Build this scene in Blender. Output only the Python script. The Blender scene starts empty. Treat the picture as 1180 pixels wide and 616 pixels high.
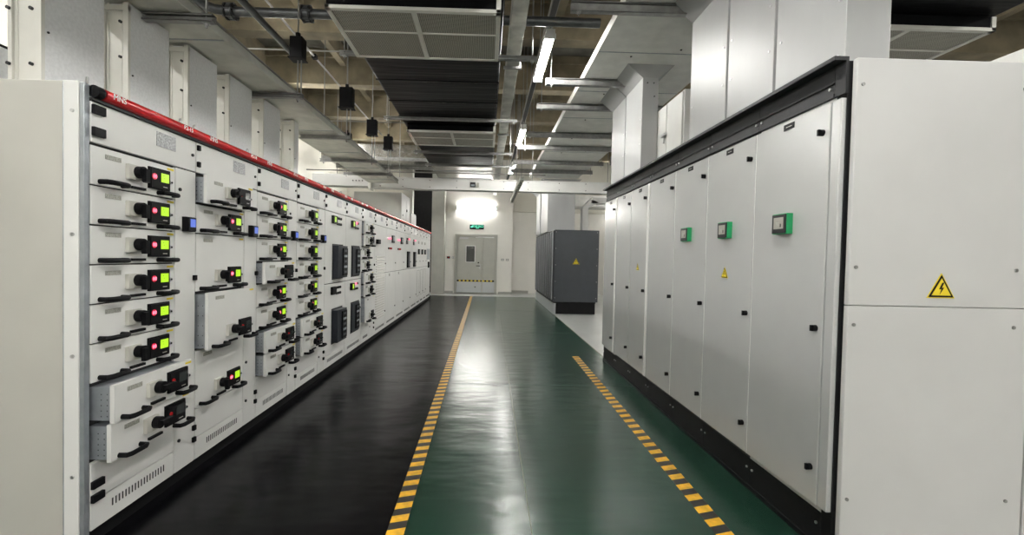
import bpy, bmesh, math, random
from mathutils import Vector
random.seed(4)
C = bpy.context.scene.collection
PI = math.pi

# ------------------------------------------------------------------ materials
MATS = {}
def mat(name, col, rough=0.5, metal=0.0, var=0.0, vscale=6.0, bump=0.0, bscale=40.0, bdist=.01, emit=None, es=0.0, spec=0.5, col2=None, stretch=None):
    if name in MATS: return MATS[name]
    m = bpy.data.materials.new(name); m.use_nodes = True
    nt = m.node_tree; b = nt.nodes['Principled BSDF']
    b.inputs['Base Color'].default_value = (*col, 1); b.inputs['Roughness'].default_value = rough
    b.inputs['Metallic'].default_value = metal; b.inputs['Specular IOR Level'].default_value = spec
    tc = nt.nodes.new('ShaderNodeTexCoord')
    src = tc.outputs['Object']
    if stretch:
        mp = nt.nodes.new('ShaderNodeMapping'); mp.inputs['Scale'].default_value = stretch
        nt.links.new(src, mp.inputs['Vector']); src = mp.outputs['Vector']
    if var > 0 or col2:
        n = nt.nodes.new('ShaderNodeTexNoise'); n.inputs['Scale'].default_value = vscale; n.inputs['Detail'].default_value = 5
        nt.links.new(src, n.inputs['Vector'])
        r = nt.nodes.new('ShaderNodeValToRGB')
        c2 = col2 if col2 else tuple(max(0, c * (1 - var)) for c in col)
        r.color_ramp.elements[0].position = 0.35; r.color_ramp.elements[0].color = (*c2, 1)
        r.color_ramp.elements[1].position = 0.65; r.color_ramp.elements[1].color = (*col, 1)
        nt.links.new(n.outputs['Fac'], r.inputs['Fac']); nt.links.new(r.outputs['Color'], b.inputs['Base Color'])
    if bump > 0:
        n2 = nt.nodes.new('ShaderNodeTexNoise'); n2.inputs['Scale'].default_value = bscale; n2.inputs['Detail'].default_value = 3
        nt.links.new(src, n2.inputs['Vector'])
        bp = nt.nodes.new('ShaderNodeBump'); bp.inputs['Strength'].default_value = bump; bp.inputs['Distance'].default_value = bdist
        nt.links.new(n2.outputs['Fac'], bp.inputs['Height']); nt.links.new(bp.outputs['Normal'], b.inputs['Normal'])
    if emit:
        b.inputs['Emission Color'].default_value = (*emit, 1); b.inputs['Emission Strength'].default_value = es
    MATS[name] = m
    return m

M = {}
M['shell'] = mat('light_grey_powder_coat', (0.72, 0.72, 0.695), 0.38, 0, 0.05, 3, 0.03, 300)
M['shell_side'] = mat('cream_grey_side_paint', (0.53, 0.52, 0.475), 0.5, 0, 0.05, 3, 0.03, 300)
M['door'] = mat('satin_grey_door_paint', (0.56, 0.57, 0.565), 0.27, 0.3, 0.05, 2.5, 0.02, 260)
M['side2'] = mat('white_end_panel_paint', (0.56, 0.56, 0.55), 0.45, 0, 0.04, 3, 0.03, 300)
M['edge'] = mat('white_panel_edge', (0.76, 0.76, 0.74), 0.4)
M['gap'] = mat('dark_gap', (0.03, 0.03, 0.03), 0.7)
M['black'] = mat('black_plastic', (0.005, 0.005, 0.006), 0.5, spec=.12)
M['black_rough'] = mat('black_paint', (0.008, 0.008, 0.009), 0.55, 0, 0.3, 8, spec=.2)
M['band'] = mat('charcoal_paint', (0.020, 0.021, 0.023), 0.5, 0, 0.2, 8, spec=.3)
M['base'] = mat('switch_base_beige', (0.52, 0.51, 0.46), 0.5)
M['zinc'] = mat('zinc_sheet', (0.42, 0.45, 0.48), 0.42, 0.6, 0.2, 12)
M['steel'] = mat('brushed_steel', (0.55, 0.55, 0.55), 0.3, 0.9)
M['red'] = mat('red_rail_paint', (0.52, 0.012, 0.016), 0.25)
M['white_ink'] = mat('white_ink', (0.85, 0.85, 0.85), 0.5)
M['yellow'] = mat('yellow_sticker', (0.8, 0.62, 0.02), 0.5)
M['lcd'] = mat('lit_green_screen', (0.08, 0.16, 0.01), 0.3, emit=(0.50, 0.88, 0.02), es=0.40)
M['lcd_off'] = mat('unlit_screen', (0.03, 0.035, 0.035), 0.15)
M['led'] = mat('red_led_digits', (0.6, 0.02, 0.08), 0.4, emit=(1.0, 0.20, 0.28), es=0.9)
M['led_ring'] = mat('red_led_lens', (0.35, 0.0, 0.02), 0.3, emit=(0.9, 0.0, 0.05), es=0.15)
M['blue'] = mat('blue_lit_screen', (0.03, 0.06, 0.25), 0.3, emit=(0.12, 0.20, 0.75), es=0.35)
M['label'] = mat('printed_label', (0.42, 0.42, 0.37), 0.5, 0, 0.45, 160)
M['plate'] = mat('printed_data_plate', (0.55, 0.56, 0.57), 0.4, 0.3, 0.55, 110)
M['galv'] = mat('galvanised_duct', (0.78, 0.79, 0.80), 0.6, 0.0, 0.10, 55, 0.05, 200)
M['duct_white'] = mat('white_duct_board', (0.54, 0.54, 0.515), 0.5, 0, 0.06, 4)
M['frame_white'] = mat('pale_duct_flange', (0.72, 0.71, 0.66), 0.5, 0.05, 0.08, 6)
M['trunk'] = mat('trunk_duct_sheet', (0.85, 0.85, 0.81), 0.5, 0.0, 0.12, 5)
M['trunk_l'] = mat('aged_trunk_sheet', (0.66, 0.66, 0.60), 0.5, 0.0, 0.25, 4)
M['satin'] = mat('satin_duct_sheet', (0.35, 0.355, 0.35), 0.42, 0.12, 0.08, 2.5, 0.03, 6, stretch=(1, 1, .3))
M['unistrut'] = mat('galvanised_channel', (0.38, 0.38, 0.37), 0.4, 0.7, 0.25, 14)
M['rod'] = mat('threaded_rod', (0.25, 0.25, 0.24), 0.4, 0.7)
M['pipe'] = mat('dark_steel_pipe', (0.13, 0.135, 0.14), 0.35, 0.7, 0.3, 10)
M['conduit'] = mat('grey_conduit', (0.3, 0.29, 0.27), 0.45, 0.5)
M['tray'] = mat('cable_tray_paint', (0.74, 0.73, 0.67), 0.5, 0, 0.35, 5)
M['beam'] = mat('white_busway_paint', (0.62, 0.62, 0.60), 0.45, 0, 0.04, 4)
M['foam'] = mat('black_foam_wrap', (0.006, 0.006, 0.007), 0.38, 0, 0.4, 6, 1.0, 2.2, stretch=(.4, 4, 1), spec=.09)
M['foil'] = mat('silver_foil_wrap', (0.55, 0.54, 0.50), 0.22, 0.9, 0.4, 7, 0.9, 5, stretch=(1, 3, 1))
M['concrete'] = mat('ochre_concrete', (0.25, 0.21, 0.135), 0.85, 0, 0.45, 2.5, 0.2, 30)
M['slab'] = mat('dark_slab', (0.13, 0.125, 0.10), 0.85, 0, 0.5, 2.0, 0.2, 20)
M['wall'] = mat('white_wall_paint', (0.84, 0.82, 0.765), 0.75, 0, 0.05, 1.5)
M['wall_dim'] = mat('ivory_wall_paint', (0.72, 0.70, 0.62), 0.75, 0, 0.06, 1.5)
M['pillar'] = mat('grey_pillar_paint', (0.42, 0.42, 0.38), 0.8, 0, 0.1, 3)
M['ups'] = mat('slate_grey_paint', (0.05, 0.056, 0.065), 0.45, 0, 0.1, 5)
M['navy'] = mat('dark_navy_plastic', (0.018, 0.021, 0.028), 0.4, spec=.3)
M['ups_d'] = mat('dark_vented_door', (0.012, 0.013, 0.016), 0.4, 0.2)
M['ups_trim'] = mat('silver_door_trim', (0.35, 0.36, 0.38), 0.3, 0.7)
M['exit_green'] = mat('exit_sign_green', (0.1, 0.5, 0.3), 0.4, emit=(0.15, 0.95, 0.60), es=0.7)
M['door_grey'] = mat('fire_door_paint', (0.47, 0.47, 0.42), 0.5, 0, 0.05, 4)
M['kick'] = mat('kick_plate_steel', (0.55, 0.57, 0.58), 0.35, 0.5)
M['glass_dark'] = mat('dark_wired_glass', (0.03, 0.032, 0.03), 0.1)
M['green'] = mat('green_bezel', (0.01, 0.30, 0.10), 0.4)
M['hmi'] = mat('panel_screen_grey', (0.38, 0.37, 0.33), 0.25)
M['tube'] = mat('lit_fluorescent_tube', (1, 1, 1), 0.5, emit=(1.0, 0.985, 0.95), es=85.0)
M['tube_wall'] = mat('lit_wall_tube', (1, 1, 1), 0.5, emit=(1.0, 0.985, 0.95), es=44.0)
M['paper'] = mat('white_notice_paper', (0.7, 0.7, 0.68), 0.6)

def node_floor():
    m = bpy.data.materials.new('green_epoxy_floor'); m.use_nodes = True
    nt = m.node_tree; N = nt.nodes; Lk = nt.links; b = N['Principled BSDF']
    tc = N.new('ShaderNodeTexCoord')
    n = N.new('ShaderNodeTexNoise'); n.inputs['Scale'].default_value = 1.1; n.inputs['Detail'].default_value = 2.5
    Lk.new(tc.outputs['Object'], n.inputs['Vector'])
    r = N.new('ShaderNodeValToRGB')
    r.color_ramp.elements[0].position = .3; r.color_ramp.elements[0].color = (0.0075, 0.029, 0.017, 1)
    r.color_ramp.elements[1].position = .75; r.color_ramp.elements[1].color = (0.011, 0.042, 0.027, 1)
    Lk.new(n.outputs['Fac'], r.inputs['Fac']); Lk.new(r.outputs['Color'], b.inputs['Base Color'])
    b.inputs['Roughness'].default_value = .23
    mp = N.new('ShaderNodeMapping'); mp.inputs['Scale'].default_value = (0.7, 1.5, 1)
    Lk.new(tc.outputs['Object'], mp.inputs['Vector'])
    w = N.new('ShaderNodeTexNoise'); w.inputs['Scale'].default_value = 3.0; w.inputs['Detail'].default_value = 2.0
    Lk.new(mp.outputs['Vector'], w.inputs['Vector'])
    bp = N.new('ShaderNodeBump'); bp.inputs['Strength'].default_value = .5; bp.inputs['Distance'].default_value = .016
    Lk.new(w.outputs['Fac'], bp.inputs['Height']); Lk.new(bp.outputs['Normal'], b.inputs['Normal'])
    b.inputs['Specular IOR Level'].default_value = .5
    return m
M['green_floor'] = node_floor()
M['grey_floor'] = mat('pale_epoxy_floor', (0.42, 0.43, 0.41), 0.3, 0, 0.15, 1.5, 0.2, 3)
M['mat'] = mat('black_rubber', (0.0030, 0.0030, 0.0040), 0.25, 0, 0.4, 3, .7, 1.5, .022, stretch=(.7, 1.3, 1), spec=.13)
M['seam'] = mat('pale_floor_joint', (0.17, 0.17, 0.12), 0.6, 0, 0.3, 20)
M['seam_dark'] = mat('dark_floor_joint', (0.012, 0.03, 0.022), 0.5)

def node_tape():
    m = bpy.data.materials.new('hazard_tape'); m.use_nodes = True
    nt = m.node_tree; N = nt.nodes; Lk = nt.links; b = N['Principled BSDF']
    tc = N.new('ShaderNodeTexCoord'); s = N.new('ShaderNodeSeparateXYZ'); Lk.new(tc.outputs['Object'], s.inputs[0])
    a = N.new('ShaderNodeMath'); a.operation = 'MULTIPLY_ADD'; a.inputs[1].default_value = 0.30
    Lk.new(s.outputs['X'], a.inputs[0]); ny = N.new('ShaderNodeMath'); ny.operation = 'MULTIPLY'; ny.inputs[1].default_value = -1
    Lk.new(s.outputs['Y'], ny.inputs[0]); Lk.new(ny.outputs[0], a.inputs[2])
    d = N.new('ShaderNodeMath'); d.operation = 'DIVIDE'; d.inputs[1].default_value = .135; Lk.new(a.outputs[0], d.inputs[0])
    f = N.new('ShaderNodeMath'); f.operation = 'FRACT'; Lk.new(d.outputs[0], f.inputs[0])
    g = N.new('ShaderNodeMath'); g.operation = 'GREATER_THAN'; g.inputs[1].default_value = .5; Lk.new(f.outputs[0], g.inputs[0])
    n = N.new('ShaderNodeTexNoise'); n.inputs['Scale'].default_value = 18; n.inputs['Detail'].default_value = 6
    Lk.new(tc.outputs['Object'], n.inputs['Vector'])
    y = N.new('ShaderNodeValToRGB'); y.color_ramp.elements[0].position = .3; y.color_ramp.elements[0].color = (.50, .27, .015, 1)
    y.color_ramp.elements[1].position = .6; y.color_ramp.elements[1].color = (.80, .43, .02, 1)
    Lk.new(n.outputs['Fac'], y.inputs['Fac'])
    mx = N.new('ShaderNodeMix'); mx.data_type = 'RGBA'; mx.inputs[6].default_value = (.014, .013, .012, 1)
    Lk.new(g.outputs[0], mx.inputs[0]); Lk.new(y.outputs['Color'], mx.inputs[7]); Lk.new(mx.outputs[2], b.inputs['Base Color'])
    b.inputs['Roughness'].default_value = .42
    return m
M['tape'] = node_tape()

def node_perf():
    m = bpy.data.materials.new('perforated_grille_sheet'); m.use_nodes = True
    nt = m.node_tree; N = nt.nodes; Lk = nt.links; b = N['Principled BSDF']
    tc = N.new('ShaderNodeTexCoord'); s = N.new('ShaderNodeSeparateXYZ'); Lk.new(tc.outputs['Object'], s.inputs[0])
    outs = []
    for ax, per in (('X', .0165), ('Y', .0185)):
        d = N.new('ShaderNodeMath'); d.operation = 'DIVIDE'; d.inputs[1].default_value = per; Lk.new(s.outputs[ax], d.inputs[0])
        f = N.new('ShaderNodeMath'); f.operation = 'FRACT'; Lk.new(d.outputs[0], f.inputs[0])
        g = N.new('ShaderNodeMath'); g.operation = 'GREATER_THAN'; g.inputs[1].default_value = .42; Lk.new(f.outputs[0], g.inputs[0]); outs.append(g)
    mu = N.new('ShaderNodeMath'); mu.operation = 'MULTIPLY'; Lk.new(outs[0].outputs[0], mu.inputs[0]); Lk.new(outs[1].outputs[0], mu.inputs[1])
    mx = N.new('ShaderNodeMix'); mx.data_type = 'RGBA'; mx.inputs[6].default_value = (.42, .40, .34, 1); mx.inputs[7].default_value = (.03, .03, .028, 1)
    Lk.new(mu.outputs[0], mx.inputs[0]); Lk.new(mx.outputs[2], b.inputs['Base Color']); b.inputs['Roughness'].default_value = .5
    return m
M['perf'] = node_perf()

# ------------------------------------------------------------------ mesh helpers
class MB:
    def __init__(s): s.v = []; s.f = []; s.m = []; s.mats = []
    def mi(s, k):
        if k not in s.mats: s.mats.append(k)
        return s.mats.index(k)
    def add(s, vs, fs, k):
        o = len(s.v); s.v += [tuple(p) for p in vs]; i = s.mi(k)
        for f in fs: s.f.append([o + j for j in f]); s.m.append(i)
        return s
    def box(s, x0, x1, y0, y1, z0, z1, k):
        vs = [(x, y, z) for z in (z0, z1) for y in (y0, y1) for x in (x0, x1)]
        return s.add(vs, [(0, 2, 3, 1), (4, 5, 7, 6), (0, 1, 5, 4), (2, 6, 7, 3), (0, 4, 6, 2), (1, 3, 7, 5)], k)
    def hexa(s, b4, t4, k):   # two quads, same order (ccw from above)
        return s.add(list(b4) + list(t4), [(3, 2, 1, 0), (4, 5, 6, 7), (0, 1, 5, 4), (1, 2, 6, 5), (2, 3, 7, 6), (3, 0, 4, 7)], k)
    def tube(s, pts, r, k, n=10, sy=1.0):
        pts = [Vector(p) for p in pts]; rings = []
        rs = r if isinstance(r, (list, tuple)) else [r] * len(pts)
        ref = None
        for i, p in enumerate(pts):
            t = (pts[min(i + 1, len(pts) - 1)] - pts[max(i - 1, 0)]).normalized()
            if ref is None: ref = Vector((0, 0, 1)) if abs(t.z) < .9 else Vector((1, 0, 0))
            a = t.cross(ref).normalized(); b = a.cross(t).normalized(); ref = b
            rings.append([p + a * (math.cos(2 * PI * j / n) * rs[i]) + b * (math.sin(2 * PI * j / n) * rs[i] * sy) for j in range(n)])
        vs = [q for R in rings for q in R]; fs = []
        for i in range(len(pts) - 1):
            for j in range(n): fs.append((i * n + j, i * n + (j + 1) % n, (i + 1) * n + (j + 1) % n, (i + 1) * n + j))
        fs.append(tuple(range(n - 1, -1, -1))); fs.append(tuple((len(pts) - 1) * n + j for j in range(n)))
        return s.add(vs, fs, k)
    def cyl(s, p0, p1, r, k, n=16): return s.tube([p0, p1], r, k, n)
    def prism(s, poly, d, k):
        n = len(poly); d = Vector(d); a = [Vector(p) for p in poly]; b = [p + d for p in a]
        return s.add(a + b, [tuple(range(n - 1, -1, -1)), tuple(range(n, 2 * n))] + [(i, (i + 1) % n, n + (i + 1) % n, n + i) for i in range(n)], k)
    def mesh(s, name):
        me = bpy.data.meshes.new(name); me.from_pydata(s.v, [], s.f)
        for k in s.mats: me.materials.append(M[k])
        me.polygons.foreach_set('material_index', s.m)
        bm = bmesh.new(); bm.from_mesh(me); bmesh.ops.recalc_face_normals(bm, faces=bm.faces); bm.to_mesh(me); bm.free()
        me.update(); return me
def smooth(me):
    me.polygons.foreach_set('use_smooth', [True] * len(me.polygons))
    try: me.set_sharp_from_angle(angle=math.radians(35))
    except Exception: pass

CACHE = {}
def obj(name, mesh, parent=None, loc=(0, 0, 0), rotz=0, bevel=0, sm=False):
    if isinstance(mesh, MB): mesh = mesh.mesh(name)
    if sm: smooth(mesh)
    o = bpy.data.objects.new(name, mesh); C.objects.link(o); o.location = loc; o.rotation_euler = (0, 0, rotz)
    if parent: o.parent = parent
    if bevel:
        b = o.modifiers.new('bevel', 'BEVEL'); b.width = bevel; b.segments = 2; b.limit_method = 'ANGLE'
    return o
def cached(name, key, fn, parent, loc=(0, 0, 0), bevel=0, sm=False):
    if key not in CACHE:
        m = MB(); fn(m); CACHE[key] = m.mesh(name)
        if sm: smooth(CACHE[key])
    return obj(name, CACHE[key], parent, loc, 0, bevel)
def tag(o, label, cat, group=None, kind=None):
    o['label'] = label; o['category'] = cat
    if group: o['group'] = group
    if kind: o['kind'] = kind
    return o
def thing(name, label, cat, loc=(0, 0, 0), rotz=0, group=None):
    o = bpy.data.objects.new(name, None); C.objects.link(o); o.location = loc; o.rotation_euler = (0, 0, rotz)
    o.empty_display_size = .1
    return tag(o, label, cat, group)
def struct(name, m, bevel=0, parent=None):
    o = obj(name, m, parent, bevel=bevel)
    if not parent: o['kind'] = 'structure'
    return o
def text_mesh(s, size, ext, k, rot=None):
    cu = bpy.data.curves.new('txt', 'FONT'); cu.body = s; cu.size = size; cu.extrude = ext; cu.align_x = 'CENTER'; cu.align_y = 'CENTER'
    cu.resolution_u = 2
    to = bpy.data.objects.new('txt', cu); C.objects.link(to)
    dg = bpy.context.evaluated_depsgraph_get(); me = bpy.data.meshes.new_from_object(to.evaluated_get(dg))
    bpy.data.objects.remove(to); bpy.data.curves.remove(cu)
    me.materials.clear(); me.materials.append(M[k])
    if rot:
        me.transform(rot)
    return me
from mathutils import Matrix
# text standing upright, read from +X side (faces +X): local x -> +Y , local y -> +Z
FACE_PX = Matrix(((0, 0, 1, 0), (1, 0, 0, 0), (0, 1, 0, 0), (0, 0, 0, 1)))
# faces -Y: x -> +X, y -> +Z
FACE_NY = Matrix(((1, 0, 0, 0), (0, 0, -1, 0), (0, 1, 0, 0), (0, 0, 0, 1)))

# ------------------------------------------------------------------ camera
cam = bpy.data.cameras.new('camera'); co = bpy.data.objects.new('camera', cam); C.objects.link(co)
yaw, pitch, roll = 0.0203, -0.0230, 0.0213
fwd = Vector((math.sin(yaw) * math.cos(pitch), math.cos(yaw) * math.cos(pitch), math.sin(pitch)))
right = Vector((math.cos(yaw), -math.sin(yaw), 0)); up = right.cross(fwd)
r_ = right * math.cos(roll) + up * math.sin(roll); u_ = -right * math.sin(roll) + up * math.cos(roll)
co.matrix_world = Matrix(((r_.x, u_.x, -fwd.x, 0), (r_.y, u_.y, -fwd.y, 0), (r_.z, u_.z, -fwd.z, 1.533), (0, 0, 0, 1)))
cam.sensor_width = 36; cam.lens = 512 / 1180 * 36; cam.shift_x = 0.0163; cam.shift_y = -0.0004
cam.clip_start = .05; cam.clip_end = 100
bpy.context.scene.camera = co

# ------------------------------------------------------------------ room
XW0, XW1, YW0, YW1, ZC = -5.6, 12.0, -4.0, 18.3, 5.6
m = MB()
m.box(XW0, XW1, YW0, 19.2, -.2, -.012, 'grey_floor')
m.box(XW0, 1.86, YW0, 17.12, -.012, 0, 'green_floor')
m.box(1.86, XW1, YW0, 19.2, -.012, 0, 'grey_floor'); m.box(XW0, 1.86, 17.12, 19.2, -.012, 0.0, 'grey_floor')
struct('floor', m)
# floor joints
m = MB(); m.prism([(.270, 1, 0), (.277, 1, 0), (.405, 17.1, 0), (.398, 17.1, 0)], (0, 0, .0008), 'seam'); 
for y in (1.75, 5.32, 9.03, 12.7): m.box(-.4, 1.8, y - .006, y + .006, 0, .0007, 'seam_dark')
m.box(1.855, 1.875, 6.9, 17.1, 0, .001, 'seam')
struct('trim_1', m)
m = MB()
m.box(XW0, -3.25, 17.9, 18.6, 0, ZC, 'wall_dim'); m.box(-3.25, -2.2, 18.5, 18.6, 0, ZC, 'black_rough')
m.box(-2.2, -1.70, 17.7, 18.6, 0, ZC, 'pillar')
# main wall with door hole
m.box(-1.70, -1.30, 18.3, 18.6, 0, ZC, 'wall'); m.box(.44, 1.06, 18.3, 18.6, 0, ZC, 'wall'); m.box(-1.30, .44, 18.3, 18.6, 2.44, ZC, 'wall')
m.box(1.06, XW1, 18.9, 19.2, 0, ZC, 'wall'); m.box(1.06, XW1, 18.75, 18.9, 3.45, ZC, 'wall_dim'); m.box(-1.7, 1.06, 18.6, 19.2, 0, ZC, 'wall')
struct('wall_back', m)
struct('wall_left', MB().box(XW0 - .2, XW0, YW0, 19.2, -.2, ZC, 'wall_dim'))
struct('wall_right', MB().box(XW1, XW1 + .2, YW0, 19.2, -.2, ZC, 'wall'))
struct('wall_front', MB().box(XW0, XW1, YW0 - .2, YW0, -.2, ZC, 'wall'))
struct('ceiling', MB().box(XW0 - .2, XW1 + .2, YW0 - .2, 19.2, ZC, ZC + .2, 'slab'))
struct('baseboard_back', MB().box(-1.70, -1.36, 18.285, 18.3, 0, .1, 'pillar').box(.5, 1.06, 18.285, 18.3, 0, .1, 'pillar').box(1.07, 1.8, 18.885, 18.9, 0, .12, 'pillar'))
for i, y in enumerate([2.75, 4.85, 6.95, 9.05, 11.15, 13.25, 15.35]):
    struct('trim_%d' % (i + 2), MB().box(XW0, XW1, y, y + .27, 4.92, ZC, 'concrete').box(XW0, XW1, y - .05, y + .32, 5.44, ZC, 'concrete'), .01)
for i, x in enumerate([-4.6, -3.0, -1.6, 1.0, 3.2, 5.4, 7.6, 9.8]):
    m = MB()
    for y in [2.75, 4.85, 6.95, 9.05, 11.15, 13.25]: m.box(x, x + .12, y + .27, y + 2.1, 5.28, ZC, 'concrete')
    struct('trim_%d' % (i + 9), m)

# rubber mat
def quadstrip(name, p, w, z0, z1, k):
    (xa, ya), (xb, yb) = p
    L = math.hypot(xb - xa, yb - ya); me = MB().box(-w / 2, w / 2, 0, L, z0, z1, k)
    return obj(name, me, None, (xa, ya, 0), -math.atan2(xb - xa, yb - ya))
o = obj('rubber_mat', MB().prism([(-2.05, .2, .001), (-.46, .2, .001), (-.548, 17.1, .001), (-2.05, 17.1, .001)], (0, 0, .005), 'mat'))
tag(o, 'long black rubber mat on the floor in front of the drawer cabinets', 'mat')
m = MB()
for y in (5.32, 9.03, 12.7): m.box(-1.9, -.6, y - .006, y + .006, .006, .0068, 'gap')
obj('mat_seam', m, o)
o = quadstrip('hazard_tape', ((-.462, .9), (-.548, 17.1)), .098, .006, .0072, 'tape')
tag(o, 'black and yellow hazard tape running the whole aisle beside the black mat', 'floor tape', 'hazard tape on the floor')
o = quadstrip('hazard_tape', ((1.355, .9), (1.425, 6.9)), .105, .0005, .0018, 'tape')
tag(o, 'shorter black and yellow hazard tape on the green floor near the plain door cabinets', 'floor tape', 'hazard tape on the floor')

# ------------------------------------------------------------------ end wall things
D = struct('door_1', MB().box(-1.30, -1.22, 18.24, 18.45, 0, 2.44, 'door_grey').box(.36, .44, 18.24, 18.45, 0, 2.44, 'door_grey').box(-1.22, .36, 18.24, 18.45, 2.36, 2.44, 'door_grey'))
LE = obj('door_leaf', MB().box(-1.215, -.175, 18.29, 18.34, .03, 2.35, 'door_grey'), D, bevel=.004)
obj('vision_panel', MB().box(-.86, -.46, 18.275, 18.29, 1.28, 1.98, 'edge').box(-.83, -.49, 18.268, 18.276, 1.31, 1.95, 'glass_dark'), LE)
obj('door_closer', MB().box(-1.12, -.75, 18.23, 18.29, 2.24, 2.30, 'steel').tube([(-1.1, 18.22, 2.31), (-.6, 18.2, 2.33), (-.35, 18.25, 2.35)], .012, 'steel', 6), LE)
obj('door_handle', MB().box(-.30, -.24, 18.27, 18.29, 1.02, 1.22, 'steel').tube([(-.27, 18.27, 1.15), (-.27, 18.22, 1.15), (-.42, 18.22, 1.15)], .014, 'black', 8).cyl((-.33, 18.29, 1.28), (-.33, 18.26, 1.28), .03, 'black', 10), LE)
obj('kick_plate', MB().box(-1.20, -.19, 18.28, 18.29, .05, .48, 'kick'), LE)
tp = MB(); 
for i in range(13):
    x = -1.20 + i * .08
    tp.box(x, min(x + .08, -.18), 18.278, 18.29, .50, .56, 'yellow' if i % 2 else 'black')
obj('hazard_strip', tp, LE)
LR = obj('door_leaf', MB().box(-.165, .355, 18.29, 18.34, .03, 2.35, 'door_grey'), D, bevel=.004)
obj('kick_plate', MB().box(-.15, .34, 18.28, 18.29, .05, .48, 'kick'), LR)
obj('top_bar', MB().box(-.46, .30, 18.26, 18.29, 2.30, 2.35, 'edge'), LR)
obj('floor_bolt', MB().cyl((-.45, 18.28, .28), (-.45, 18.25, .28), .05, 'steel', 12).cyl((-.45, 18.25, .28), (-.45, 18.24, .28), .025, 'black', 10), LE)
tp = MB()
for i in range(6):
    x = -.15 + i * .08
    tp.box(x, x + .08, 18.278, 18.29, .50, .56, 'black' if i % 2 else 'yellow')
obj('hazard_strip', tp, LR)
t = thing('exit_sign', 'green lit emergency exit sign on the white wall above the grey double door', 'exit sign', (-.42, 18.3, 2.74))
obj('housing', MB().box(-.29, .29, -.05, 0, -.09, .09, 'black').box(-.29, .29, -.055, 0, .09, .12, 'edge'), t)
me = text_mesh('安全出口', .12, .003, 'exit_green', FACE_NY); obj('lettering', me, t, (0.03, -.055, .025))
me = text_mesh('EXIT', .06, .003, 'exit_green', FACE_NY); obj('lettering', me, t, (0.03, -.055, -.05))
a = MB().prism([(-.26, -.056, 0), (-.21, -.056, .04), (-.21, -.056, .015), (-.16, -.056, .015), (-.16, -.056, -.015), (-.21, -.056, -.015), (-.21, -.056, -.04)], (0, .004, 0), 'exit_green')
obj('arrow', a, t)
for i, (x, z, w, k) in enumerate([(-1.56, 1.47, .13, 'black'), (-1.38, 1.47, .09, 'steel')]):
    o = obj('wall_switch', MB().box(-w / 2, w / 2, -.02, 0, -.045, .045, k).box(-.02, .02, -.026, -.02, -.025, .025, 'red' if i == 0 else 'edge'), None, (x, 18.3, z), bevel=.003)
    tag(o, ['small black and red call box on the wall left of the double door', 'small steel switch plate between the black call box and the double door'][i], 'switch', 'switches beside the door')
for i, x in enumerate([.66, .86]):
    o = obj('wall_switch', MB().box(-.06, .06, -.015, 0, -.045, .045, 'pillar').box(-.02, .02, -.02, -.015, -.02, .02, 'edge'), None, (x, 18.3, 1.42), bevel=.003)
    tag(o, ['small grey wall switch right of the double door, the nearer to the door', 'small grey wall switch right of the double door, the farther from the door'][i], 'switch', 'switches beside the door')

# ------------------------------------------------------------------ lights
def batten(name, label, loc, L=1.2, rotz=0, wall=False, group='fluorescent battens over the room'):
    t = thing(name, label, 'light', loc, rotz, group)
    obj('housing', MB().box(-.05, .05, -L / 2 - .03, L / 2 + .03, .02, .07, 'edge').box(-.06, .06, -L / 2 - .03, -L / 2, -.03, .02, 'edge').box(-.06, .06, L / 2, L / 2 + .03, -.03, .02, 'edge'), t)
    for x in (-.032, .032): obj('tube', MB().cyl((x, -L / 2, -.005), (x, L / 2, -.005), .015, 'tube', 10), t, sm=True)
    return t
YL = [-1.7, 1.7, 5.6, 9.15, 12.5, 15.6]
nm = ['behind the camera', 'just above the camera', 'nearest in view over the aisle', 'second in view over the aisle', 'third in view over the aisle', 'farthest over the aisle']
for i, y in enumerate(YL):
    t = batten('fluorescent_light', 'twin tube fluorescent light hung below a dark channel, ' + nm[i], (.66, y, 4.0))
    for dy in (-.5, .5): obj('hanger', MB().cyl((0, dy, .07), (0, dy, .155), .006, 'rod', 6), t)
for i, y in enumerate([-1.7, 1.7, 5.6, 9.15, 12.5, 15.6]):
    t = batten('fluorescent_light', 'twin tube light beyond the right cabinets, %s from the camera' % ['first', 'second', 'third', 'fourth', 'fifth', 'sixth'][i], (5.15, y, 4.0))
    obj('hanger', MB().cyl((0, 0, .07), (0, 0, 1.6), .006, 'rod', 6), t)
for i, y in enumerate([-1.7, 1.7, 5.6, 9.15, 12.5, 15.6]):
    t = batten('fluorescent_light', 'twin tube light high behind the left drawer cabinets, %s from the camera' % ['first', 'second', 'third', 'fourth', 'fifth', 'sixth'][i], (-4.1, y, 4.5))
    obj('hanger', MB().cyl((0, 0, .07), (0, 0, 1.1), .006, 'rod', 6), t)
t = thing('wall_light', 'bright twin tube light mounted across the end wall above the exit sign', 'light', (-.45, 18.3, 3.5))
obj('housing', MB().box(-.82, .82, -.05, 0, -.05, .05, 'edge').box(.76, .84, -.10, -.0, -.06, .06, 'steel').box(-.84, -.76, -.10, 0, -.06, .06, 'edge'), t)
for z in (-.035, .035): obj('tube', MB().cyl((-.76, -.08, z), (.76, -.08, z), .016, 'tube_wall', 10), t)
t = thing('wall_light', 'added unseen fill light on the far right wall behind the slate grey cabinets', 'light', (5.8, 18.75, 3.4))  # extra fixture added out of sight to brighten the right end wall
obj('housing', MB().box(-.62, .62, -.05, 0, -.05, .05, 'edge'), t)
for z in (-.035, .035): obj('tube', MB().cyl((-.6, -.08, z), (.6, -.08, z), .016, 'tube_wall', 10), t)
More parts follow.
